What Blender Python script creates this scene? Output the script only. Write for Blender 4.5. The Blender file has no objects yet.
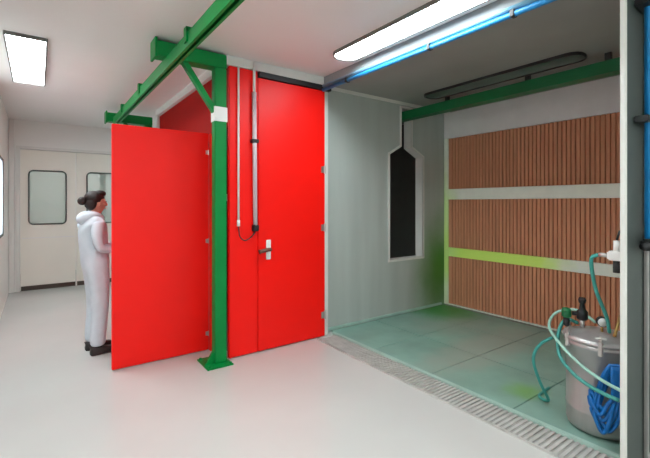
import bpy, bmesh, math, random
from mathutils import Vector, Matrix
random.seed(4)
S = bpy.context.scene
COL = S.collection
PI = math.pi

# ------------------------------------------------------------------ camera, world, exposure
F_PX, CX, HZ, CAM_H = 397.3, 325.0, 203.5, 1.5
THETA = math.atan(550.0 / F_PX)            # angle between the view axis and world +X
cam_d = bpy.data.cameras.new('camera')
cam_d.sensor_width = 36.0
cam_d.lens = 36.0 * F_PX / 650.0
cam_d.shift_y = -(229.0 - HZ) / 650.0
cam_d.clip_start = 0.05
cam = bpy.data.objects.new('camera', cam_d)
COL.objects.link(cam)
cam.location = (0, 0, CAM_H)
cam.rotation_euler = (PI / 2, 0, THETA - PI / 2)
S.camera = cam

W = bpy.data.worlds.new('world')
S.world = W
W.use_nodes = True
W.node_tree.nodes['Background'].inputs[0].default_value = (0.85, 0.92, 1.0, 1)
W.node_tree.nodes['Background'].inputs[1].default_value = 1.8
S.view_settings.view_transform = 'Standard'
S.view_settings.look = 'None'
S.view_settings.gamma = 1.0
S.view_settings.exposure = 1.32
S.view_settings.use_curve_mapping = False
LAMP = 11.5                                  # emission of the lit ceiling panels


# ------------------------------------------------------------------ materials
def lin(c):
    return tuple(((v / 255.0) / 12.92 if v <= 10 else ((v / 255.0 + 0.055) / 1.055) ** 2.4) for v in c) + (1,)


def mat(name, rgb, rough=0.5, metal=0.0, var=0.06, scale=6.0, bump=0.0, bscale=60.0, coat=0.0, spec=0.5, stretch=(1, 1, 1)):
    m = bpy.data.materials.new(name)
    m.use_nodes = True
    nt = m.node_tree
    b = nt.nodes['Principled BSDF']
    b.inputs['Roughness'].default_value = rough
    b.inputs['Metallic'].default_value = metal
    b.inputs['Specular IOR Level'].default_value = spec
    b.inputs['Coat Weight'].default_value = coat
    tc = nt.nodes.new('ShaderNodeNewGeometry')
    mp = nt.nodes.new('ShaderNodeMapping')
    mp.inputs['Scale'].default_value = stretch
    nt.links.new(tc.outputs['Position'], mp.inputs['Vector'])
    n = nt.nodes.new('ShaderNodeTexNoise')
    n.inputs['Scale'].default_value = scale
    n.inputs['Detail'].default_value = 4
    nt.links.new(mp.outputs[0], n.inputs['Vector'])
    r = nt.nodes.new('ShaderNodeValToRGB')
    c = lin(rgb)
    r.color_ramp.elements[0].position = 0.3
    r.color_ramp.elements[1].position = 0.7
    r.color_ramp.elements[0].color = tuple(min(1, v * (1 - var)) for v in c[:3]) + (1,)
    r.color_ramp.elements[1].color = tuple(min(1, v * (1 + var)) for v in c[:3]) + (1,)
    nt.links.new(n.outputs['Fac'], r.inputs['Fac'])
    nt.links.new(r.outputs['Color'], b.inputs['Base Color'])
    if bump:
        n2 = nt.nodes.new('ShaderNodeTexNoise')
        n2.inputs['Scale'].default_value = bscale
        nt.links.new(mp.outputs[0], n2.inputs['Vector'])
        bp = nt.nodes.new('ShaderNodeBump')
        bp.inputs['Strength'].default_value = bump
        bp.inputs['Distance'].default_value = 0.01
        nt.links.new(n2.outputs['Fac'], bp.inputs['Height'])
        nt.links.new(bp.outputs['Normal'], b.inputs['Normal'])
    return m


def tint_blot(m, rgb, centre, radius, soft=0.5, noise=0.35, nscale=3.0, amount=1.0):
    """mix a paint-overspray blot (its own colour and shape) into a material's base colour"""
    nt = m.node_tree
    b = nt.nodes['Principled BSDF']
    src = b.inputs['Base Color'].links[0].from_socket
    g = nt.nodes.new('ShaderNodeNewGeometry')
    v = nt.nodes.new('ShaderNodeVectorMath'); v.operation = 'SUBTRACT'
    v.inputs[1].default_value = centre
    nt.links.new(g.outputs['Position'], v.inputs[0])
    d = nt.nodes.new('ShaderNodeVectorMath'); d.operation = 'DIVIDE'
    d.inputs[1].default_value = radius
    nt.links.new(v.outputs[0], d.inputs[0])
    ln = nt.nodes.new('ShaderNodeVectorMath'); ln.operation = 'LENGTH'
    nt.links.new(d.outputs[0], ln.inputs[0])
    n = nt.nodes.new('ShaderNodeTexNoise')
    n.inputs['Scale'].default_value = nscale
    n.inputs['Detail'].default_value = 5
    nt.links.new(g.outputs['Position'], n.inputs['Vector'])
    ma = nt.nodes.new('ShaderNodeMath'); ma.operation = 'MULTIPLY_ADD'
    ma.inputs[1].default_value = noise * 2
    ma.inputs[2].default_value = -noise
    nt.links.new(n.outputs['Fac'], ma.inputs[0])
    ad = nt.nodes.new('ShaderNodeMath'); ad.operation = 'ADD'
    nt.links.new(ln.outputs['Value'], ad.inputs[0])
    nt.links.new(ma.outputs[0], ad.inputs[1])
    mr = nt.nodes.new('ShaderNodeMapRange')
    mr.inputs['From Min'].default_value = 1.0
    mr.inputs['From Max'].default_value = 1.0 - soft
    mr.inputs['To Min'].default_value = 0.0
    mr.inputs['To Max'].default_value = amount
    mr.interpolation_type = 'SMOOTHSTEP'
    nt.links.new(ad.outputs[0], mr.inputs['Value'])
    mx = nt.nodes.new('ShaderNodeMix'); mx.data_type = 'RGBA'
    nt.links.new(mr.outputs[0], mx.inputs['Factor'])
    nt.links.new(src, mx.inputs['A'])
    mx.inputs['B'].default_value = lin(rgb)
    nt.links.new(mx.outputs['Result'], b.inputs['Base Color'])
    return m


def emit(name, rgb, strength):
    m = bpy.data.materials.new(name)
    m.use_nodes = True
    b = m.node_tree.nodes['Principled BSDF']
    b.inputs['Base Color'].default_value = lin(rgb)
    b.inputs['Emission Color'].default_value = lin(rgb)
    b.inputs['Emission Strength'].default_value = strength
    return m


def glass(name, rgb=(225, 235, 232), rough=0.05, clear=0.75):
    m = bpy.data.materials.new(name)
    m.use_nodes = True
    nt = m.node_tree
    b = nt.nodes['Principled BSDF']
    b.inputs['Base Color'].default_value = lin(rgb)
    b.inputs['Roughness'].default_value = rough
    t = nt.nodes.new('ShaderNodeBsdfTransparent')
    t.inputs[0].default_value = lin(rgb)
    mx = nt.nodes.new('ShaderNodeMixShader')
    mx.inputs[0].default_value = 1 - clear
    nt.links.new(t.outputs[0], mx.inputs[1])
    nt.links.new(b.outputs[0], mx.inputs[2])
    nt.links.new(mx.outputs[0], nt.nodes['Material Output'].inputs[0])
    return m


M = {}
M['floor'] = mat('epoxy_floor', (200, 199, 194), 0.25, var=0.03, scale=1.2, bump=0.02, bscale=3.0)
M['ceil'] = mat('ceiling_panel', (232, 230, 227), 0.55, var=0.02, scale=1.0)
M['wall'] = mat('white_wall_panel', (234, 232, 227), 0.45, var=0.02, scale=1.0)
M['door'] = mat('white_door_skin', (236, 231, 219), 0.45, var=0.03, scale=1.5)
M['doorfoot'] = mat('brown_door_foot', (70, 58, 48), 0.6)  # dark brown strip along the foot of the swing doors
M['gasket'] = mat('dark_rubber_gasket', (62, 66, 62), 0.5)
M['trim'] = mat('white_trim', (222, 220, 214), 0.4, var=0.02)
M['red'] = mat('red_door_laminate', (250, 16, 5), 0.42, var=0.03, scale=1.5, spec=0.3)
M['green'] = mat('green_painted_steel', (0, 132, 60), 0.42, var=0.06, scale=4, spec=0.25)
M['dgreen'] = mat('green_beam_paint', (0, 104, 56), 0.45, var=0.1, scale=4)
M['shadedred'] = mat('shaded_red_panel', (160, 10, 5), 0.6, var=0.03, spec=0.15)  # door red darkened to stand in for shade on the side face
M['ffront'] = mat('grey_front_fascia', (146, 151, 153), 0.5, var=0.03)
M['pskin'] = mat('dark_grey_partition_sheet', (72, 80, 76), 0.5, var=0.05)
M['lever'] = mat('dark_bronze_lever', (112, 78, 66), 0.35, metal=0.5)
M['white'] = mat('white_plastic', (232, 230, 226), 0.4, var=0.02)
M['steel'] = mat('galvanised_wall_sheet', (180, 187, 181), 0.45, metal=0.05, var=0.06, scale=2.0, stretch=(3, 3, 0.3))
tint_blot(M['steel'], (64, 128, 30), (4.8, 3.74, 0.5), (0.75, 0.4, 1.15), soft=0.9, noise=0.15, amount=0.95)  # green tint, strongest low in the back corner
M['bceil'] = mat('booth_ceiling_sheet', (146, 150, 145), 0.5, metal=0.05, var=0.08, scale=1.5)
M['deck'] = mat('teal_stained_deck', (132, 168, 154), 0.38, var=0.16, scale=2.6, bump=0.08, bscale=40)
tint_blot(M['deck'], (158, 166, 154), (3.7, 2.35, 0), (1.5, 0.42, 1), soft=0.7, noise=0.5, nscale=4, amount=0.75)
tint_blot(M['deck'], (158, 168, 156), (4.1, 3.05, 0), (0.7, 0.5, 1), soft=0.8, noise=0.5, nscale=5, amount=0.6)
tint_blot(M['deck'], (52, 146, 44), (4.62, 3.55, 0), (0.7, 0.72, 1), soft=0.8, noise=0.25, nscale=3, amount=0.9)  # green tint towards the back corner of the deck
tint_blot(M['deck'], (110, 170, 60), (3.12, 1.62, 0), (0.22, 0.2, 1), soft=0.9, noise=0.4, nscale=6, amount=0.7)
M['kerb'] = mat('pale_kerb_strip', (168, 196, 184), 0.45, var=0.08)
M['grate'] = mat('galvanised_grate', (194, 191, 186), 0.45, metal=0.15, var=0.12, scale=9)
M['gratedark'] = mat('dark_grate_tray', (174, 170, 164), 0.7)
M['paper'] = mat('brown_filter_paper', (214, 148, 112), 0.8, var=0.10, scale=3.0, stretch=(1, 9, 0.5))
M['frame'] = mat('cream_filter_frame', (244, 246, 232), 0.45, var=0.04)
tint_blot(M['frame'], (222, 255, 112), (4.9, 3.15, 0.79), (0.5, 1.28, 0.5), soft=0.45, noise=0.18, nscale=4, amount=0.95)  # lime paint overspray on the frame
tint_blot(M['frame'], (214, 246, 150), (4.9, 3.8, 1.0), (0.5, 0.4, 1.3), soft=0.6, noise=0.2, amount=0.8)
M['fascia'] = mat('pale_fascia', (232, 229, 228), 0.5, var=0.03)
M['lining'] = mat('shade_toned_lining', (84, 86, 80), 0.6)  # dark tone stands in for the shade inside the red booth
M['black'] = mat('black_plastic', (20, 20, 22), 0.45)
M['dark'] = mat('dark_metal', (52, 52, 52), 0.45, metal=0.4)
M['chrome'] = mat('satin_steel', (196, 192, 188), 0.3, metal=0.85, var=0.05)
M['tank'] = mat('stainless_drum', (186, 180, 178), 0.36, metal=0.55, var=0.10, scale=5, stretch=(3, 3, 0.6))
M['blue'] = mat('blue_pipe', (30, 134, 196), 0.35)
M['lblue'] = mat('pale_blue_pipe', (120, 168, 192), 0.35)
M['bluehose'] = mat('blue_hose', (0, 104, 176), 0.35, var=0.15, scale=20)
M['teal'] = mat('teal_hose', (60, 150, 140), 0.4)
M['tealpale'] = mat('pale_teal_hose', (160, 206, 190), 0.4)
M['brass'] = mat('brass', (186, 150, 88), 0.35, metal=0.7)
M['hair'] = mat('dark_hair', (38, 24, 20), 0.55, bump=0.4, bscale=120)
M['skin'] = mat('skin', (206, 140, 118), 0.5)
M['lips'] = mat('lips', (170, 96, 84), 0.5)
M['cover'] = mat('white_coverall_cloth', (216, 224, 232), 0.75, var=0.06, scale=9, bump=0.5, bscale=14)
M['shoe'] = mat('dark_shoe', (44, 34, 32), 0.6)
M['lamp'] = emit('lit_diffuser', (236, 247, 252), LAMP)
M['corlamp'] = emit('corridor_diffuser', (240, 248, 255), 9.0)
M['offlamp'] = mat('unlit_diffuser', (96, 108, 100), 0.25)
M['lframe'] = mat('lamp_frame', (112, 110, 106), 0.4, metal=0.3)
M['glass'] = glass('door_glass', (238, 242, 238), clear=0.7, rough=0.12)
M['wglass'] = glass('frosted_window_glass', (240, 244, 246))
_nt = M['wglass'].node_tree
_tr = _nt.nodes.new('ShaderNodeBsdfTranslucent'); _tr.inputs[0].default_value = (.85, .87, .88, 1)
_mx = [n for n in _nt.nodes if n.type == 'MIX_SHADER'][0]
_nt.links.new(_tr.outputs[0], _mx.inputs[1])
M['conduit'] = mat('grey_tube', (206, 192, 197), 0.3)


# ------------------------------------------------------------------ builders
def wloc(p):
    return Vector(p.location) + (wloc(p.parent) if p.parent else Vector((0, 0, 0))) if p else Vector((0, 0, 0))


def link(name, bm, m, parent=None, smooth=False, origin=None):
    """bm is in world coordinates; the object gets its origin at the mesh's base centre"""
    vs = [v.co for v in bm.verts]
    lo = Vector((min(v.x for v in vs), min(v.y for v in vs), min(v.z for v in vs)))
    hi = Vector((max(v.x for v in vs), max(v.y for v in vs), max(v.z for v in vs)))
    o = Vector(origin) if origin else Vector(((lo.x + hi.x) / 2, (lo.y + hi.y) / 2, lo.z))
    bmesh.ops.translate(bm, verts=bm.verts, vec=-o)
    bmesh.ops.recalc_face_normals(bm, faces=bm.faces)
    me = bpy.data.meshes.new(name)
    bm.to_mesh(me); bm.free()
    for p in me.polygons:
        p.use_smooth = smooth
    me.materials.append(M[m])
    ob = bpy.data.objects.new(name, me)
    COL.objects.link(ob)
    if parent:
        ob.parent = parent
        ob.location = o - wloc(parent)
    else:
        ob.location = o
    return ob


def tag(o, label, cat, group=None, kind=None):
    o['label'] = label
    o['category'] = cat
    if group: o['group'] = group
    if kind: o['kind'] = kind
    return o


def thing(name, label, cat, loc, group=None, kind=None):
    o = bpy.data.objects.new(name, None)
    o.empty_display_size = 0.1
    COL.objects.link(o)
    o.location = loc
    return tag(o, label, cat, group, kind)


def bbox(bm, x0, x1, y0, y1, z0, z1, bev=0.0):
    r = bmesh.ops.create_cube(bm, size=1.0)
    vs = r['verts']
    bmesh.ops.scale(bm, vec=(x1 - x0, y1 - y0, z1 - z0), verts=vs)
    bmesh.ops.translate(bm, vec=((x0 + x1) / 2, (y0 + y1) / 2, (z0 + z1) / 2), verts=vs)
    if bev:
        es = list({e for v in vs for e in v.link_edges})
        bmesh.ops.bevel(bm, geom=es, offset=bev, segments=2, affect='EDGES')


def box(name, x0, x1, y0, y1, z0, z1, m, parent=None, bev=0.0):
    bm = bmesh.new()
    bbox(bm, x0, x1, y0, y1, z0, z1, bev)
    return link(name, bm, m, parent)


def boxes(name, lst, m, parent=None, bev=0.0):
    bm = bmesh.new()
    for b in lst:
        bbox(bm, *b, bev)
    return link(name, bm, m, parent)


def bprism(bm, pts, vec):
    """closed polygon (3D points) extruded along vec"""
    a = [bm.verts.new(p) for p in pts]
    b = [bm.verts.new(Vector(p) + Vector(vec)) for p in pts]
    n = len(pts)
    bm.faces.new(a); bm.faces.new(b[::-1])
    for i in range(n):
        bm.faces.new((a[i], b[i], b[(i + 1) % n], a[(i + 1) % n]))


def bring(bm, outer, inner, vec):
    """frame: ring between two matching polygons extruded along vec"""
    V = Vector(vec)
    n = len(outer)
    L = [[bm.verts.new(Vector(p) + d) for p in q] for q in (outer, inner) for d in (Vector(), V)]
    oa, ob, ia, ib = L
    for i in range(n):
        j = (i + 1) % n
        bm.faces.new((oa[i], oa[j], ia[j], ia[i]))
        bm.faces.new((ob[i], ib[i], ib[j], ob[j]))
        bm.faces.new((oa[i], ob[i], ob[j], oa[j]))
        bm.faces.new((ia[i], ia[j], ib[j], ib[i]))


def rrect(w, h, r, n=5):
    out = []
    for cx, cy, a0 in ((w / 2 - r, h / 2 - r, 0), (-w / 2 + r, h / 2 - r, 90), (-w / 2 + r, -h / 2 + r, 180), (w / 2 - r, -h / 2 + r, 270)):
        for i in range(n + 1):
            a = math.radians(a0 + 90 * i / n)
            out.append((cx + r * math.cos(a), cy + r * math.sin(a)))
    return out


def btube(bm, pts, r, n=8, closed=False):
    pts = [Vector(p) for p in pts]
    rs = r if isinstance(r, (list, tuple)) else [r] * len(pts)
    rings = []
    N = len(pts)
    up = None
    for i, p in enumerate(pts):
        a = pts[(i - 1) % N] if (closed or i > 0) else p
        b = pts[(i + 1) % N] if (closed or i < N - 1) else p
        t = (b - a).normalized()
        if up is None:
            up = Vector((0, 0, 1)) if abs(t.z) < 0.9 else Vector((1, 0, 0))
        s = t.cross(up)
        if s.length < 1e-4:
            s = t.cross(Vector((0.3, 0.9, 0.1)))
        s.normalize()
        up = s.cross(t).normalized()
        rings.append([bm.verts.new(p + (s * math.cos(2 * PI * k / n) + up * math.sin(2 * PI * k / n)) * rs[i]) for k in range(n)])
    for i in range(N if closed else N - 1):
        A, B = rings[i], rings[(i + 1) % N]
        for k in range(n):
            bm.faces.new((A[k], A[(k + 1) % n], B[(k + 1) % n], B[k]))
    if not closed:
        bm.faces.new(rings[0][::-1]); bm.faces.new(rings[-1])


def tube(name, pts, r, m, parent=None, n=8, smooth=True, closed=False):
    bm = bmesh.new()
    btube(bm, pts, r, n, closed)
    return link(name, bm, m, parent, smooth)


def spline(ctrl, k=8):
    """Catmull-Rom through control points"""
    P = [Vector(c) for c in ctrl]
    P = [P[0] * 2 - P[1]] + P + [P[-1] * 2 - P[-2]]
    out = []
    for i in range(1, len(P) - 2):
        for j in range(k):
            t = j / k
            a, b, c, d = P[i - 1:i + 3]
            out.append(0.5 * ((2 * b) + (c - a) * t + (2 * a - 5 * b + 4 * c - d) * t * t + (3 * b - a - 3 * c + d) * t ** 3))
    out.append(P[-2])
    return out


def blathe(bm, prof, c, n=32):
    rings = []
    for r, z in prof:
        rings.append([bm.verts.new((c[0] + r * math.cos(2 * PI * k / n), c[1] + r * math.sin(2 * PI * k / n), c[2] + z)) for k in range(n)])
    for A, B in zip(rings, rings[1:]):
        for k in range(n):
            bm.faces.new((A[k], A[(k + 1) % n], B[(k + 1) % n], B[k]))
    bm.faces.new(rings[0][::-1]); bm.faces.new(rings[-1])


def lathe(name, prof, c, m, parent=None, n=32):
    bm = bmesh.new()
    blathe(bm, prof, c, n)
    return link(name, bm, m, parent, True)


def struct(o, label, cat):
    return tag(o, label, cat, kind='structure')


# ------------------------------------------------------------------ the room shell
XL, XR, YB, YF, CH = -0.40, 5.0, 8.5, -3.0, 2.92      # left wall, right wall, end wall, wall behind the camera, ceiling
BY = 3.74                                              # face of the spray booth's side wall
BX = 2.60                                              # front plane of the spray booth
RX, RY = 1.49, 3.63                                    # free corner of the red doors
BH = 2.83                                              # height of the booths

struct(box('floor', XL - .1, XR + .1, YF - .1, 10.7, -0.1, 0, 'floor'), 'glossy pale grey epoxy floor of the workshop', 'floor')
struct(box('ceiling', XL - .1, XR + .1, YF - .1, 10.7, CH, CH + .1, 'ceil'), 'smooth pale grey panel ceiling of the room', 'ceiling')
WY0, WY1, WZ0, WZ1 = 5.4, 7.2, 1.05, 2.12
struct(boxes('wall_left', [(XL - .1, XL, YF, WY0, 0, CH), (XL - .1, XL, WY1, 10.7, 0, CH),
                           (XL - .1, XL, WY0, WY1, 0, WZ0), (XL - .1, XL, WY0, WY1, WZ1, CH)], 'wall'), 'white panel wall with a bright window', 'wall')
w1 = struct(thing('window_1', '', '', (XL - .05, (WY0 + WY1) / 2, WZ0)), 'bright window in the white side wall', 'window')
bm = bmesh.new()
bring(bm, [(XL - .11, WY0, WZ0), (XL - .11, WY1, WZ0), (XL - .11, WY1, WZ1), (XL - .11, WY0, WZ1)],
      [(XL - .11, WY0 + .03, WZ0 + .03), (XL - .11, WY1 - .03, WZ0 + .03), (XL - .11, WY1 - .03, WZ1 - .03), (XL - .11, WY0 + .03, WZ1 - .03)], (.117, 0, 0))
link('window_frame', bm, 'gasket', w1)
box('pane', XL - .010, XL - .002, WY0 + .03, WY1 - .03, WZ0 + .03, WZ1 - .03, 'wglass', w1)

DX0, DXM, DX1, DZ = -0.25, 0.56, 1.37, 2.43
struct(boxes('wall_back', [(XL, DX0, YB, YB + .1, 0, CH), (DX1, XR, YB, YB + .1, 0, CH), (DX0, DX1, YB, YB + .1, DZ, CH)], 'wall'),
       'white panel end wall around the double doors', 'wall')
struct(box('trim_1', XL + .005, XL + .075, YB - .05, YB - .002, 0.005, CH - .005, 'trim'), 'white corner post beside the double doors', 'trim')
bm = bmesh.new()
for b in ((DX0 - .05, DX0, YB - .02, YB, 0, DZ + .05), (DX1, DX1 + .05, YB - .02, YB, 0, DZ + .05), (DX0, DX1, YB - .02, YB, DZ, DZ + .05)):
    bbox(bm, *b, .004)
struct(link('trim_2', bm, 'trim'), 'white door frame around the double doors', 'trim')


def swing_door(name, x0, x1, label, wx):
    d = struct(thing(name, '', '', ((x0 + x1) / 2, YB + .03, 0)), label, 'door')
    x0 += .006; x1 -= .006
    z0, z1 = 1.14, 2.07
    wx0, wx1 = wx
    bm = bmesh.new()
    o = rrect(wx1 - wx0, z1 - z0, .07, 5)
    # leaf as a ring between the door's outline and the rounded window hole
    cx, cz = (wx0 + wx1) / 2, (z0 + z1) / 2
    inn = [(cx + a, YB + .005, cz + b) for a, b in o]
    out = []
    q = len(o) // 4
    lims = [(x1, DZ - .006), (x0, DZ - .006), (x0, .012), (x1, .012)]
    for i, (a, b) in enumerate(o):
        c, k = lims[i // q], i % q
        px = c[0] if k in (2, 3) else (c[0] if (i // q in (0, 2)) == (k < 2) else cx + a)
        pz = c[1] if k in (2, 3) else (cz + b if (i // q in (0, 2)) == (k < 2) else c[1])
        out.append((px, YB + .005, pz))
    bring(bm, out, inn, (0, .05, 0))
    link('leaf', bm, 'door', d)
    bm = bmesh.new()
    g = rrect(wx1 - wx0 + .02, z1 - z0 + .02, .08, 5)
    h = rrect(wx1 - wx0 - .026, z1 - z0 - .026, .057, 5)
    bring(bm, [(cx + a, YB - .008, cz + b) for a, b in g], [(cx + a, YB - .008, cz + b) for a, b in h], (0, .03, 0))
    link('window_gasket', bm, 'gasket', d)
    bm = bmesh.new()
    bprism(bm, [(cx + a, YB + .03, cz + b) for a, b in o], (0, .008, 0))
    link('pane', bm, 'glass', d)
    box('door_foot_strip', x0 + .01, x1 - .005, YB - .014, YB + .004, .012, .085, 'doorfoot', d)
    box('rail_line', x0 + .02, x1 - .02, YB, YB + .006, .9, .912, 'fascia', d)
    return d


swing_door('door_1', DX0, DXM, 'white swing door with rounded window next to the corner post', (-.13, .41))
swing_door('door_2', DXM, DX1, 'white swing door with rounded window behind the person', (.73, 1.27))
# corridor behind the doors
struct(boxes('wall_corridor', [(XL, XR, 10.6, 10.7, 0, CH), (2.6, 2.7, 8.6, 10.6, 0, CH)], 'wall'), 'pale corridor wall seen through the door windows', 'wall')
cl = thing('corridor_lamp', 'lit ceiling lamp in the corridor behind the doors', 'lamp', (.6, 9.6, CH - .05))
box('housing', .3, 1.5, 9.45, 9.75, CH - .05, CH - .002, 'lframe', cl)
box('diffuser', .33, 1.47, 9.48, 9.72, CH - .06, CH - .05, 'corlamp', cl)
tag(box('steel_column', 1.02, 1.12, 9.2, 9.3, 0, CH, 'dgreen', None, .006), 'dark green steel column behind the door window', 'column')

struct(box('wall_front', XL, XR, YF - .1, YF, 0, CH, 'wall'), 'white panel wall behind the viewer', 'wall')
struct(box('wall_right', XR, XR + .1, YF, 8.5, 0, CH, 'wall'), 'white panel wall behind the filters', 'wall')

# booth side wall with the silhouette opening for the conveyor
hole = [(3.74, .75), (4.40, .75), (4.40, 2.15), (4.16, 2.27), (4.16, 2.79), (3.96, 2.79), (3.96, 2.27), (3.74, 2.15)]
T = .09
bm = bmesh.new()
for pol in ([(1.56, 0), (3.74, 0), (3.74, BH), (1.56, BH)], [(3.74, 0), (4.40, 0), (4.40, .75), (3.74, .75)],
            [(3.74, 2.15), (3.96, 2.27), (3.96, BH), (3.74, BH)], [(3.96, 2.79), (4.16, 2.79), (4.16, BH), (3.96, BH)],
            [(4.16, 2.27), (4.40, 2.15), (4.40, BH), (4.16, BH)], [(4.40, 0), (XR, 0), (XR, BH), (4.40, BH)]):
    bprism(bm, [(x, BY, z) for x, z in pol], (0, T, 0))
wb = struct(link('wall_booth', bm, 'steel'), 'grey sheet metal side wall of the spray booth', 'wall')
# sleeve lining the opening
def inset(pol, d):
    out = []
    n = len(pol)
    for i in range(n):
        a, b, c = Vector(pol[i - 1]), Vector(pol[i]), Vector(pol[(i + 1) % n])
        n1 = Vector((-(b - a).y, (b - a).x)).normalized()
        n2 = Vector((-(c - b).y, (c - b).x)).normalized()
        k = (n1 + n2) / (1 + n1.dot(n2))
        out.append(tuple(b + k * d))
    return out
bm = bmesh.new()
hi_ = inset(hole, .006)
bring(bm, [(x, BY - .012, z) for x, z in hole], [(x, BY - .012, z) for x, z in hi_], (0, .135, 0))
fo = inset(hole, -.022)
bring(bm, [(x, BY - .014, z) for x, z in fo], [(x, BY - .014, z) for x, z in hi_], (0, .013, 0))
tag(link('opening_frame', bm, 'trim'), 'white metal frame lining the bottle-shaped opening in the booth wall', 'frame')
struct(box('baseboard_booth', 2.70, 4.80, BY - .02, BY - .001, .021, .05, 'kerb'), 'pale strip along the foot of the booth wall', 'skirting')
struct(box('trim_3', 2.625, 2.685, 3.655, BY - .002, 0.001, BH - .002, 'trim', None, .004), 'white door jamb between the red door and the grey booth wall', 'trim')

# neighbouring booth: red front, roof, end wall
struct(box('trim_4', RX - .03, XR, RY - .01, 6.46, BH, CH - .001, 'trim'), 'white fascia and roof over the red booth', 'trim')
struct(box('wall_far', 1.56, XR, 6.38, 6.44, 0, BH - .001, 'lining'), 'end wall of the red booth, its shade put into the colour', 'wall')
struct(boxes('wall_shade_lining', [(4.94, 4.99, 3.832, 6.378, .012, BH - .012), (1.56, 4.93, 3.832, 6.378, BH - .012, BH - .001)], 'lining'), 'added dark lining standing in for the shade inside the red booth', 'wall')
struct(box('floor_far', 1.56, 4.93, 3.832, 6.378, .001, .01, 'lining'), 'added dark floor sheet standing in for the shade inside the red booth', 'floor')
struct(box('trim_11', 1.6, 4.9, 6.35, 6.378, 1.54, 1.66, 'frame'), 'pale rail inside the red booth', 'trim')
struct(box('trim_5', 1.47, 1.555, 6.38, 6.45, 0.001, BH - .002, 'trim', None, .004), 'white end post of the red booth', 'trim')
struct(boxes('ceiling_booth', [(BX + .06, XR, .83, RY - .012, BH, BH + .03)], 'bceil'), 'dark grey ceiling of the spray booth', 'ceiling')
struct(boxes('trim_6', [(BX, BX + .055,   .79, RY - .012, BH - .012, CH - .001)], 'ffront'), 'pale grey fascia above the open front of the spray booth', 'trim')
wp = struct(box('wall_partition', BX + .015, XR, .805, .822, 0, CH - .001, 'steel'), 'grey partition wall at the end of the spray booth', 'wall')
box('outer_skin', BX + .015, XR, .795, .8045, 0, CH - .001, 'pskin', wp)
struct(box('trim_7', BX - .003, BX + .014, .793, .823, 0.001, BH - .015, 'trim', None, .004), 'slim white edge post of the partition wall', 'trim')
struct(box('trim_8', 2.86, 2.895, .772, .789, 0.001, CH - .002, 'chrome', None, .003), 'vertical metal joint strip on the partition wall', 'trim')

# ------------------------------------------------------------------ booth floor: deck plates, kerb, threshold grate
ys = [.832, 1.53, 2.26, 2.98, 3.716]
xs = [2.775, 3.47, 4.16, 4.83]
deck = struct(thing('floor_booth', '', '', (3.8, 2.3, 0)), 'teal stained steel deck plates of the spray booth floor', 'floor')
for i in range(3):
    for j in range(4):
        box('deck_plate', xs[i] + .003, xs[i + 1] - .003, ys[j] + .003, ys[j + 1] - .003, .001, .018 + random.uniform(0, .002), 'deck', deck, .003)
struct(box('trim_9', 2.735, 2.770, .832, 3.65, .001, .026, 'kerb', None, .004), 'pale raised edge strip of the booth floor', 'trim')
th = tag(thing('threshold_grate', '', '', (2.61, 2.2, 0)), 'grey steel threshold grate along the open booth front', 'grate')
box('tray', 2.49, 2.73, .80, 3.60, .0005, .003, 'gratedark', th)
boxes('edge_bar', [(2.482, 2.49, .80, 3.60, .0005, .014)], 'grate', th)
bm = bmesh.new()
y = .82
while y < 3.59:
    bbox(bm, 2.492, 2.728, y, y + .018, .003, .014)
    y += .036
tag_bars = link('cross_bars', bm, 'grate', th)
tag_bars['kind'] = 'stuff'

# ------------------------------------------------------------------ filter wall
FX = 4.93
rows = [(.04, .73, 'bottom', 'brown pleated paper filter bank nearest the booth floor'),
        (.86, 1.56, 'middle', 'brown pleated paper filter bank between the lime and cream rails'),
        (1.71, 2.45, 'top', 'brown pleated paper filter bank under the pale fascia')]
for z0, z1, _, lab in rows:
    bm = bmesh.new()
    y = .866
    prof = [(FX - .05, .862)]
    while y <= 3.60:                         # square pleats: flat ridge, then a narrow deep slot
        prof += [(FX - .05, y), (FX - .05, y + .030), (FX - .026, y + .033), (FX - .026, y + .045)]
        y += .048
    prof.append((FX - .05, y)); prof.append((FX - .05, 3.658))
    a = [bm.verts.new((x, yy, z0 + .003)) for x, yy in prof]
    b = [bm.verts.new((x, yy, z1 - .003)) for x, yy in prof]
    for i in range(len(a) - 1):
        bm.faces.new((a[i], a[i + 1], b[i + 1], b[i]))
    c = [bm.verts.new((FX, prof[i][1], z)) for i, z in ((0, z0 + .003), (-1, z0 + .003), (-1, z1 - .003), (0, z1 - .003))]
    bm.faces.new(c)
    bm.faces.new([c[0]] + a + [c[1]]); bm.faces.new([c[3]] + b + [c[2]])
    bm.faces.new((c[0], c[3], b[0], a[0])); bm.faces.new((c[1], a[-1], b[-1], c[2]))
    tag(link('paint_filter', bm, 'paper'), lab, 'filter', 'paper filter banks on the booth back wall')
ff = thing('filter_frame', 'cream metal filter frame with lime paint overspray', 'frame', (FX - .03, 2.3, .02))
for z0, z1 in ((.021, .04), (.73, .86), (1.56, 1.71)):
    box('rail', FX - .06, FX + .01, .86, 3.66, z0, z1, 'frame', ff, .003)
box('stile', FX - .06, FX + .01, 3.661, 3.735, .021, 2.45, 'frame', ff, .003)
box('stile', FX - .06, FX + .01, .828, .859, .021, 2.45, 'frame', ff, .003)
box('back_panel', FX + .012, FX + .03, .83, 3.735, .021, 2.45, 'frame', ff)
box('fascia_board', FX - .06, FX + .03, .83, 3.735, 2.452, BH - .003, 'fascia', ff)

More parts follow.
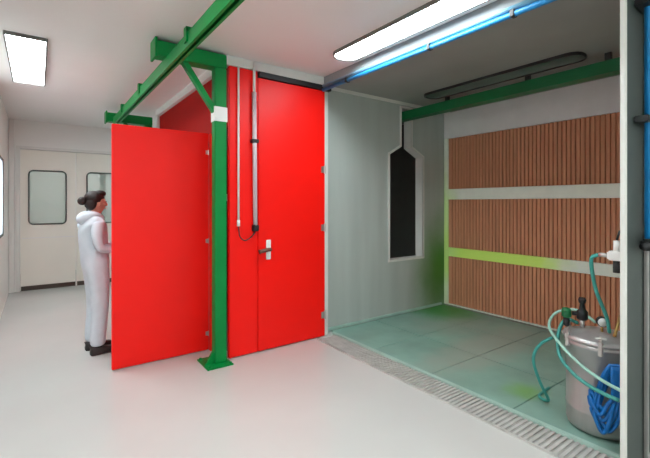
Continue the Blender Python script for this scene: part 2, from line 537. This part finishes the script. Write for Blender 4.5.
# ------------------------------------------------------------------ green conveyor beam inside the booth
gb = thing('conveyor_beam', 'dark green conveyor beam running through the booth under its ceiling', 'beam', (4.07, 3.3, 2.64))
box('beam', 4.02, 4.12, .83, 5.9, 2.65, 2.75, 'dgreen', gb, .004)
box('lower_flange', 4.005, 4.135, .83, 5.9, 2.635, 2.65, 'dgreen', gb)
for yy in (1.35, 2.06, 3.05, 4.6, 5.6):
    box('hanger', 4.06, 4.09, yy, yy + .05, 2.75, BH - .002, 'dark', gb)
box('end_stop', 3.99, 4.15, .85, .98, 2.62, 2.79, 'dark', gb, .005)

# ------------------------------------------------------------------ ceiling lamps
def lamp_panel(x0, x1, y0, y1, z, label, lit=True, r=.06, group=None):
    t = thing('ceiling_lamp', label, 'lamp', ((x0 + x1) / 2, (y0 + y1) / 2, z - .03), group)
    cx, cy, w, h = (x0 + x1) / 2, (y0 + y1) / 2, x1 - x0, y1 - y0
    bm = bmesh.new()
    o = rrect(w, h, r); i = rrect(w - .03, h - .03, max(r - .015, .006))
    bring(bm, [(cx + a, cy + b, z - .03) for a, b in o], [(cx + a, cy + b, z - .03) for a, b in i], (0, 0, .029))
    link('lamp_frame', bm, 'lframe' if lit else 'dark', t)
    bm = bmesh.new()
    bprism(bm, [(cx + a, cy + b, z - .022) for a, b in i], (0, 0, .016))
    link('diffuser', bm, 'lamp' if lit else 'offlamp', t)
    return t


lamp_panel(-.235, .07, 4.17, 5.77, CH, 'lit rectangular ceiling lamp near the white side wall', r=.012)
lamp_panel(2.23, 2.51, 1.42, 3.04, CH, 'long lit ceiling lamp with rounded ends above the booth front', r=.12)
lamp_panel(3.78, 4.045, 1.50, 3.25, BH, 'long unlit rounded lamp on the dark booth ceiling', lit=False, r=.11)
for (a, b, c, d, lab) in ((-.235, .07, .9, 2.5, 'lit ceiling lamp over the white side wall beside the viewer'), (-.235, .07, -2.3, -.7, 'lit ceiling lamp in the corner by the white side wall'),
                          (2.23, 2.51, -2.9, -1.3, 'lit ceiling lamp at the wall behind the viewer'),
                          (1.0, 1.3, -2.6, -1.0, 'added unseen ceiling lamp over the middle of the floor'), (2.4, 2.7, 6.75, 8.2, 'added unseen ceiling lamp behind the red booth')):
    lamp_panel(a, b, c, d, CH, lab, r=.02, group='ceiling lamps out of view')  # all unseen; mid-floor and behind-booth lamps added to brighten the room

# ------------------------------------------------------------------ red doors
def hinge(parent, x, y, z, k=1.0):
    bm = bmesh.new()
    btube(bm, [(x, y, z - .045 * k), (x, y, z + .045 * k)], .011 * k, 8)
    bbox(bm, x - .045 * k, x, y + .002, y + .010, z - .035 * k, z + .035 * k)
    return link('hinge', bm, 'chrome', parent)


d1 = thing('folding_door', 'wide red folding door leaf with lever handle next to the white jamb', 'door', (2.2, RY + .025, .01))
box('leaf', 1.795, 2.62, RY, RY + .05, .012, 2.765, 'red', d1, .004)
for z in (.25, 1.23, 1.88):
    hinge(d1, 2.612, RY - .012, z)
hp = box('handle_plate', 1.880, 1.932, RY - .012, RY - .0005, .93, 1.13, 'white', d1, .004)
bm = bmesh.new()
btube(bm, [(1.905, RY - .012, 1.035), (1.905, RY - .06, 1.035)], .014, 10)
btube(bm, spline([(1.905, RY - .06, 1.035), (1.85, RY - .066, 1.033), (1.775, RY - .06, 1.02)], 5), [.018] * 5 + [.02] * 5 + [.022], 10)
link('lever', bm, 'lever', hp, True)
d2 = thing('folding_door', 'narrow red folding door leaf between green post and handle', 'door', (1.64, RY + .025, .01))
box('leaf', RX, 1.789, RY, RY + .05, .012, 2.825, 'red', d2, .004)
tag(box('door_head_strip', 1.795, 2.70, RY - .02, RY + .05, 2.772, 2.826, 'black', None, .004), 'black strip above the red folding doors', 'track')  # thin black strip over the wide leaf

fr = thing('red_header', 'red header panel above the doors of the red booth, shade put into its colour', 'panel', (1.525, 5.0, 2.25))
box('panel', 1.50, 1.55, 3.70, 6.37, 2.25, BH - .003, 'shadedred', fr, .003)
for k, (y0, y1) in enumerate(((4.88, 5.62), (5.63, 6.37))):
    e = thing('booth_door', ['closed red booth door hidden behind the open red panel beside the opening', 'closed red booth door next to the white end post'][k], 'door', (1.52, (y0 + y1) / 2, .01), 'closed doors of the red booth')
    box('leaf', 1.50, 1.55, y0, y1, .012, 2.24, 'red', e, .004)
od = thing('open_door', 'wide open red door panel in front of the person', 'door', (.96, 4.0, .01))
box('leaf', .535, 1.408, 3.98, 4.03, .012, 2.215, 'red', od, .005)
for z in (.18, 1.12, 2.02):
    hinge(od, 1.404, 3.970, z, .55)
struct(box('trim_10', 1.42, 1.49, 3.95, 4.03, 0.001, 2.21, 'red'), 'red door post the open panel hangs on', 'trim')

# conduits on the red doors
cw = thing('wall_conduit', 'thin white conduit hanging down the red door by the green post', 'conduit', (1.57, RY - .02, 1.33))
tube('pipe', [(1.575, RY - .018, 2.82), (1.575, RY - .018, 1.34)], .011, 'white', cw)
tube('pipe_end', [(1.575, RY - .018, 1.34), (1.575, RY - .018, 1.28)], .016, 'white', cw)
cg = thing('door_gas_strut', 'grey door closer tube with black clamps on the red door', 'tube', (1.745, RY - .03, 1.24))
tube('rod', [(1.735, RY - .03, 2.90), (1.735, RY - .03, 2.58)], .014, 'trim', cg)
tube('sleeve', [(1.735, RY - .03, 2.60), (1.748, RY - .03, 1.28)], .022, 'conduit', cg, 12)
box('clamp', 1.705, 1.775, RY - .058, RY - .001, 2.10, 2.135, 'black', cg, .004)
box('end_fitting', 1.72, 1.778, RY - .055, RY - .001, 1.225, 1.29, 'black', cg, .006)
tag(tube('loop_cable', spline([(1.575, RY - .02, 1.275), (1.585, RY - .03, 1.18), (1.635, RY - .035, 1.14), (1.70, RY - .035, 1.17), (1.745, RY - .035, 1.22)], 6), .006, 'dark'),
    'thin dark cable looping between the two tubes on the red door', 'cable')

# ------------------------------------------------------------------ green gallows posts and the rail
def gallows(y, label, dz=0.0, tape=True):
    t = thing('gallows_post', label, 'post', (1.37, y + .07, 0), 'green gallows posts carrying the rail')
    box('column', 1.325, 1.44, y, y + .09, .015, 2.764 - dz, 'green', t, .008)
    box('base_plate', 1.23, 1.475, y - .08, y + .22, .001, .014, 'green', t, .003)
    bm = bmesh.new()
    bprism(bm, [(1.325, y + .03, .015), (1.245, y + .03, .015), (1.325, y + .03, .13)], (0, .03, 0))
    link('gusset', bm, 'green', t)
    for bx_, by_ in ((1.255, y - .055), (1.455, y - .055), (1.255, y + .195), (1.455, y + .195)):
        lathe('bolt', [(.013, 0), (.013, .012), (.006, .016)], (bx_, by_, .014), 'green', t, 8)
    box('arm', .82, 1.44, y, y + .14, 2.765 - dz, 2.895 - dz, 'green', t, .006)
    box('arm_cap', .80, .82, y - .02, y + .16, 2.745 - dz, 2.912 - dz, 'green', t, .003)
    bm = bmesh.new()
    bprism(bm, [(1.325, y + .02, 2.34), (1.325, y + .02, 2.42), (1.085, y + .02, 2.764 - dz), (1.03, y + .02, 2.764 - dz)], (0, .06, 0))
    link('brace', bm, 'green', t)
    if tape: box('white_tape', 1.321, 1.444, y - .004, y + .094, 2.265, 2.40, 'white', t)
    return t


gallows(3.57, 'green steel gallows post with white band beside the red doors')
g2 = gallows(6.56, 'green steel gallows arm behind the open red panel', .06, False)
rl = thing('overhead_rail', 'long green overhead rail running under the gallows arms', 'rail', (.925, 3, 2.66))
boxes('track', [(.893, .90, -2.8, 6.54, 2.66, 2.762), (.95, .957, -2.8, 6.54, 2.66, 2.762), (.90, .95, -2.8, 6.54, 2.754, 2.762),
                (.90, .913, -2.8, 6.54, 2.66, 2.667), (.937, .95, -2.8, 6.54, 2.66, 2.667)], 'green', rl)
for yy in (2.95, 4.65, 5.75, 1.4, -.2):
    boxes('rail_clamp', [(.878, .892, yy, yy + .06, 2.69, 2.80), (.958, .972, yy, yy + .06, 2.69, 2.80), (.878, .972, yy, yy + .06, 2.764, 2.80)], 'green', rl)

# ------------------------------------------------------------------ pipes at the booth front
p1 = thing('air_pipe', 'bright blue air pipe along booth front and down the partition', 'pipe', (2.78, .745, 1.25))
tube('pipe', [(2.575, 3.60, 2.765), (2.575, 0.80, 2.765), (2.575, .76, 2.765), (2.59, .745, 2.765), (2.76, .745, 2.765), (2.778, .745, 2.75), (2.78, .745, 1.303)], .02, 'blue', p1, 10)
for yy in (3.16, 2.1, 1.40):
    box('clamp', 2.55, 2.599, yy, yy + .03, 2.745, 2.79, 'black', p1, .003)
for z in (2.62, 1.97):
    box('clamp', 2.70, 2.86, .722, .789, z - .018, z + .018, 'black', p1, .004)
p2 = thing('air_pipe', 'pale blue pipe running beside the bright blue pipe along the booth front', 'pipe', (2.575, 2.2, 2.8))
tube('pipe', [(2.578, 3.60, 2.808), (2.578, .85, 2.808)], .018, 'lblue', p2, 10)
vb = thing('shutoff_valve', 'black shutoff valve at the foot of the blue pipe', 'valve', (2.80, .745, 1.25))
box('valve_body', 2.745, 2.82, .715, .775, 1.235, 1.30, 'black', vb, .012)
tube('side_port', [(2.70, .745, 1.262), (2.96, .745, 1.29)], .021, 'black', vb, 10)
tube('knob', [(2.87, .745, 1.285), (2.87, .69, 1.285)], .03, 'black', vb, 12)

# ------------------------------------------------------------------ paint tank and hoses
TX, TY, TH, TR = 3.03, 1.07, .60, .195
tk = thing('paint_tank', 'stainless steel pressure paint tank beside the partition', 'tank', (TX, TY, .02))
lathe('tank_body', [(.16, 0), (.185, .012), (TR, .04), (TR, .13), (TR + .004, .14), (TR, .15), (TR, TH - .06), (TR + .012, TH - .05), (TR + .012, TH - .02), (TR - .01, TH - .02)], (TX, TY, .021), 'tank', tk, 40)
lid = lathe('lid', [(TR + .02, 0), (TR + .02, .018), (TR - .01, .03), (.10, .052), (.02, .06)], (TX, TY, TH + .002), 'tank', tk, 40)
for k in range(6):
    a = 2 * PI * k / 6 + .35
    cx, cy = TX + (TR + .012) * math.cos(a), TY + (TR + .012) * math.sin(a)
    bm = bmesh.new()
    bbox(bm, cx - .012, cx + .012, cy - .012, cy + .012, TH - .05, TH + .035, .003)
    btube(bm, [(cx, cy, TH + .03), (cx, cy, TH + .075)], .007, 8)
    btube(bm, [(cx - .03 * math.sin(a), cy + .03 * math.cos(a), TH + .06), (cx + .03 * math.sin(a), cy - .03 * math.cos(a), TH + .06)], .007, 8)
    link('clamp_screw', bm, 'chrome', tk)
ag = thing('agitator_motor', 'black air agitator with green regulator on the tank lid', 'motor', (TX - .02, TY + .09, TH + .05))
ax, ay, az = TX - .02, TY + .10, TH + .058
tube('shaft', [(ax, ay, az), (ax, ay, az + .05)], .016, 'chrome', ag, 10)
lathe('motor_body', [(.028, 0), (.034, .01), (.034, .055), (.02, .07), (.014, .11), (.02, .115), (.024, .135), (.018, .15)], (ax, ay, az + .05), 'black', ag, 20)
bm = bmesh.new()
btube(bm, [(ax, ay, az + .085), (ax - .02, ay + .055, az + .085)], .014, 10)
link('side_pipe', bm, 'black', ag, True)
lathe('regulator_body', [(.018, 0), (.03, .012), (.03, .05), (.024, .065), (.01, .07)], (ax - .035, ay + .085, az + .05), 'dgreen', ag, 18)
lathe('bowl', [(.012, 0), (.02, .012), (.02, .06)], (ax - .035, ay + .085, az - .008), 'black', ag, 18)
pg = thing('pressure_gauge', 'small dial gauge standing on the tank lid', 'gauge', (TX - .03, TY - .02, TH + .055))
tube('stem', [(TX - .03, TY - .02, TH + .056), (TX - .03, TY - .02, TH + .10)], .008, 'brass', pg)
tube('dial', [(TX - .045, TY - .03, TH + .125), (TX - .018, TY - .012, TH + .125)], .032, 'black', pg, 20)
tube('glass_face', [(TX - .049, TY - .0327, TH + .125), (TX - .0455, TY - .0303, TH + .125)], .027, 'white', pg, 20)
tag(tube('outlet_handle', [(TX - .06, TY - .10, TH + .055), (TX + .05, TY - .10, TH + .17)], .010, 'brass'), 'slanted brass outlet pipe on the tank lid', 'pipe')

# air regulator on the inner face of the partition
rg = thing('air_regulator', 'white air regulator with gauge on the partition edge', 'regulator', (2.72, .87, 1.16))
box('body', 2.68, 2.75, .84, .915, 1.17, 1.225, 'white', rg, .008)
tube('knob', [(2.715, .872, 1.225), (2.715, .872, 1.285)], .02, 'white', rg, 12)
tube('bowl', [(2.715, .872, 1.17), (2.715, .872, 1.10)], .022, 'dark', rg, 12)
tube('elbow', [(2.715, .915, 1.195), (2.715, .965, 1.195)], .013, 'chrome', rg, 10)
tube('bracket', [(2.715, .85, 1.2), (2.715, .827, 1.2)], .012, 'dark', rg, 8)
tube('handle', [(2.70, .87, 1.29), (2.70, .855, 1.345)], .006, 'dark', rg, 8)

hz = 'hoses around the paint tank'
tag(tube('air_hose', spline([(2.715, .968, 1.195), (2.72, 1.005, 1.17), (2.75, 1.015, 1.09), (2.83, 1.02, .95), (2.93, 1.0, .78), (2.98, 1.0, .67)], 8), .011, 'teal'),
    'teal hose dropping from the regulator to the tank lid', 'hose', hz)
tag(tube('air_hose', spline([(3.12, 1.13, .68), (3.20, 1.28, .72), (3.20, 1.42, .67), (3.04, 1.40, .60), (2.86, 1.24, .545), (2.78, 1.09, .48), (2.735, .95, .44), (2.70, .85, .43)], 8), .010, 'tealpale'),
    'pale hose slung across the front of the tank', 'hose', hz)
tag(tube('air_hose', spline([(3.02, 1.20, .675), (3.03, 1.28, .68), (2.99, 1.312, .59), (2.885, 1.262, .47), (2.80, 1.15, .41), (2.76, 1.05, .38), (2.725, .95, .37), (2.70, .86, .37)], 8), .012, 'teal'),
    'darker teal hose hanging just under the pale hose', 'hose', hz)
tag(tube('air_hose', spline([(2.98, 1.34, .55), (2.95, 1.42, .48), (2.95, 1.47, .36), (2.98, 1.44, .2), (3.03, 1.40, .06), (3.1, 1.5, .034), (3.3, 1.52, .034)], 8), .011, 'teal'),
    'teal hose hanging behind the tank down to the deck', 'hose', hz)
bh = thing('coiled_hose', 'bright blue coiled hose hanging on the front of the tank', 'hose', (2.82, .94, .06), hz)
for k in range(7):
    dx = -.006 * k
    y0, y1 = .885 + .006 * k, 1.03 - .012 * (k % 3)
    low = .12 + .035 * ((k * 3) % 5)
    cx = 2.795 + dx
    pts = spline([(cx + .03, y0, .52), (cx, y0 - .012, .36), (cx - .01, y0 + .01, low + .08), (cx - .01, (y0 + y1) / 2, low), (cx - .004, y1, low + .09), (cx, y1 - .015, .26), (cx + .02, y0 + .05, .44), (cx + .03, y0 + .01, .53)], 6)
    tube('coil_loop', pts, .0115, 'bluehose', bh, 8)

# ------------------------------------------------------------------ the person
def skin_mesh(name, joints, edges, m, parent, sub=2, root=0):
    me = bpy.data.meshes.new(name)
    me.from_pydata([j[0] for j in joints], edges, [])
    ob = bpy.data.objects.new(name, me)
    COL.objects.link(ob)
    ob.modifiers.new('skin', 'SKIN').use_smooth_shade = True
    s = ob.modifiers.new('sub', 'SUBSURF'); s.levels = sub; s.render_levels = sub
    if not me.skin_vertices:
        raise RuntimeError('no skin layer')
    for v, j in zip(me.skin_vertices[0].data, joints):
        r = j[1]
        v.radius = r if isinstance(r, tuple) else (r, r)
        v.use_root = False
    me.skin_vertices[0].data[root].use_root = True
    dg = bpy.context.evaluated_depsgraph_get()
    dg.update()
    nm = bpy.data.meshes.new_from_object(ob.evaluated_get(dg))
    nm.name = name
    bpy.data.objects.remove(ob)
    for p in nm.polygons: p.use_smooth = True
    nm.materials.clear(); nm.materials.append(M[m])
    o = bpy.data.objects.new(name, nm)
    COL.objects.link(o)
    o.parent = parent
    return o


pr = thing('person', 'person in a white coverall with dark tied hair facing the open red door', 'person', (.48, 4.64, 0))
pr.rotation_euler = (0, 0, math.radians(8))
# local frame: +x is the way the person faces, +y their left side
J = [((-.01, 0, .90), (.125, .15)),      # 0 pelvis
     ((-.02, 0, 1.06), (.125, .14)),    # 1 waist
     ((-.035, 0, 1.22), (.13, .15)),   # 2 chest
     ((-.03, 0, 1.325), (.085, .12)),    # 3 upper chest
     ((-.012, 0, 1.385), (.055, .06))]   # 4 collar
Ed = [(0, 1), (1, 2), (2, 3), (3, 4)]
for s in (-1, 1):
    n = len(J)
    J += [((0, .085 * s, .82), (.108, .095)), ((.015, .09 * s, .48), (.085, .08)), ((-.01, .095 * s, .14), (.078, .07)), ((-.008, .095 * s, .07), (.076, .068))]
    Ed += [(0, n), (n, n + 1), (n + 1, n + 2), (n + 2, n + 3)]
    n = len(J)
    J += [((-.03, .165 * s, 1.31), .064), ((-.045, .205 * s, 1.20), .058), ((-.02, .215 * s, 1.06), .052), ((.10, .18 * s, 1.045), .046), ((.20, .14 * s, 1.06), .040)]
    Ed += [(3, n), (n, n + 1), (n + 1, n + 2), (n + 2, n + 3), (n + 3, n + 4)]
skin_mesh('coverall', J, Ed, 'cover', pr)
# body: head, neck and hands in one skin-coloured mesh running inside the coverall
B = [((-.02, 0, 1.20), .06), ((-.015, 0, 1.36), .05), ((.0, 0, 1.42), .046), ((.012, 0, 1.475), (.066, .062)), ((.018, 0, 1.525), (.085, .07)), ((.008, 0, 1.575), (.075, .062))]
Be = [(i, i + 1) for i in range(5)]
B += [((.088, 0, 1.492), .018), ((.108, 0, 1.483), .011)]      # nose
Be += [(4, 6), (6, 7)]
B += [((.06, 0, 1.435), .028)]                                    # chin
Be += [(3, 8)]
for s in (-1, 1):
    n = len(B)
    B += [((-.02, .12 * s, 1.29), .04), ((-.02, .205 * s, 1.07), .034), ((.14, .17 * s, 1.047), .028), ((.215, .135 * s, 1.062), .025), ((.265, .12 * s, 1.066), (.016, .032))]
    Be += [(0, n), (n, n + 1), (n + 1, n + 2), (n + 2, n + 3), (n + 3, n + 4)]
    for k, ln in enumerate((.060, .070, .072, .066)):
        q = len(B)
        yy = .12 * s + (k - 1.5) * .017
        B += [((.295, yy, 1.068), .0085), ((.295 + ln * .5, yy, 1.060), .008), ((.295 + ln * .85, yy, 1.035), .007)]
        Be += [(n + 4, q), (q, q + 1), (q + 1, q + 2)]
    q = len(B)
    B += [((.255, .12 * s - .035 * s, 1.068), .010), ((.285, .12 * s - .05 * s, 1.055), .009)]
    Be += [(n + 4, q), (q, q + 1)]
skin_mesh('body', B, Be, 'skin', pr, 2)


def blob(name, spec, m, parent):
    bm = bmesh.new()
    for (c, r) in spec:
        g = bmesh.ops.create_icosphere(bm, subdivisions=3, radius=1.0)
        bmesh.ops.scale(bm, vec=r, verts=g['verts'])
        bmesh.ops.translate(bm, vec=c, verts=g['verts'])
    me = bpy.data.meshes.new(name)
    bm.to_mesh(me); bm.free()
    for p in me.polygons: p.use_smooth = True
    me.materials.append(M[m])
    o = bpy.data.objects.new(name, me)
    COL.objects.link(o)
    o.parent = parent
    return o


blob('hair', [((-.018, 0, 1.555), (.092, .083, .075)), ((-.045, 0, 1.505), (.062, .078, .075)), ((-.125, 0, 1.525), (.042, .042, .042)), ((-.085, 0, 1.53), (.04, .03, .03)), ((.03, 0, 1.60), (.06, .068, .035))], 'hair', pr)
for s in (-1, 1):
    blob('ear', [((.012, .078 * s, 1.49), (.014, .008, .026))], 'skin', pr)
    blob('eye', [((.082, .034 * s, 1.52), (.009, .010, .006))], 'black', pr)
blob('mouth', [((.088, 0, 1.452), (.010, .02, .005))], 'lips', pr)
# hood lying on the back
bm = bmesh.new()
btube(bm, spline([(.045, -.07, 1.35), (-.03, -.105, 1.385), (-.10, -.06, 1.37), (-.125, 0, 1.34), (-.10, .06, 1.37), (-.03, .105, 1.385), (.045, .07, 1.35)], 5), [.018 + .034 * math.sin(PI * i / 30) for i in range(31)], 12)
me = bpy.data.meshes.new('hood'); bm.to_mesh(me); bm.free()
for p in me.polygons: p.use_smooth = True
me.materials.append(M['cover'])
ho = bpy.data.objects.new('hood', me); COL.objects.link(ho); ho.parent = pr
for s in (-1, 1):
    bm = bmesh.new()
    out = [(-.075, -.03), (-.06, -.042), (.03, -.046), (.12, -.05), (.165, -.03), (.175, 0), (.165, .03), (.12, .045), (.03, .04), (-.06, .04), (-.075, .025)]
    prev = None
    for zz, sc, top in ((0, 1, 0), (.025, 1.02, 0), (.05, .95, 0), (.08, .7, 1)):
        ring = [bm.verts.new((x * sc - (.03 if top else 0), .095 * s + y * sc, zz + (0 if not top else -max(0, x) * .12))) for x, y in out]
        if prev:
            for i in range(len(out)):
                bm.faces.new((prev[i], prev[(i + 1) % len(out)], ring[(i + 1) % len(out)], ring[i]))
        else:
            bm.faces.new(ring[::-1])
        prev = ring
    bm.faces.new(prev)
    bmesh.ops.recalc_face_normals(bm, faces=bm.faces)
    me = bpy.data.meshes.new('shoe'); bm.to_mesh(me); bm.free()
    for p in me.polygons: p.use_smooth = True
    me.materials.append(M['shoe'])
    so = bpy.data.objects.new('shoe', me); COL.objects.link(so); so.parent = pr
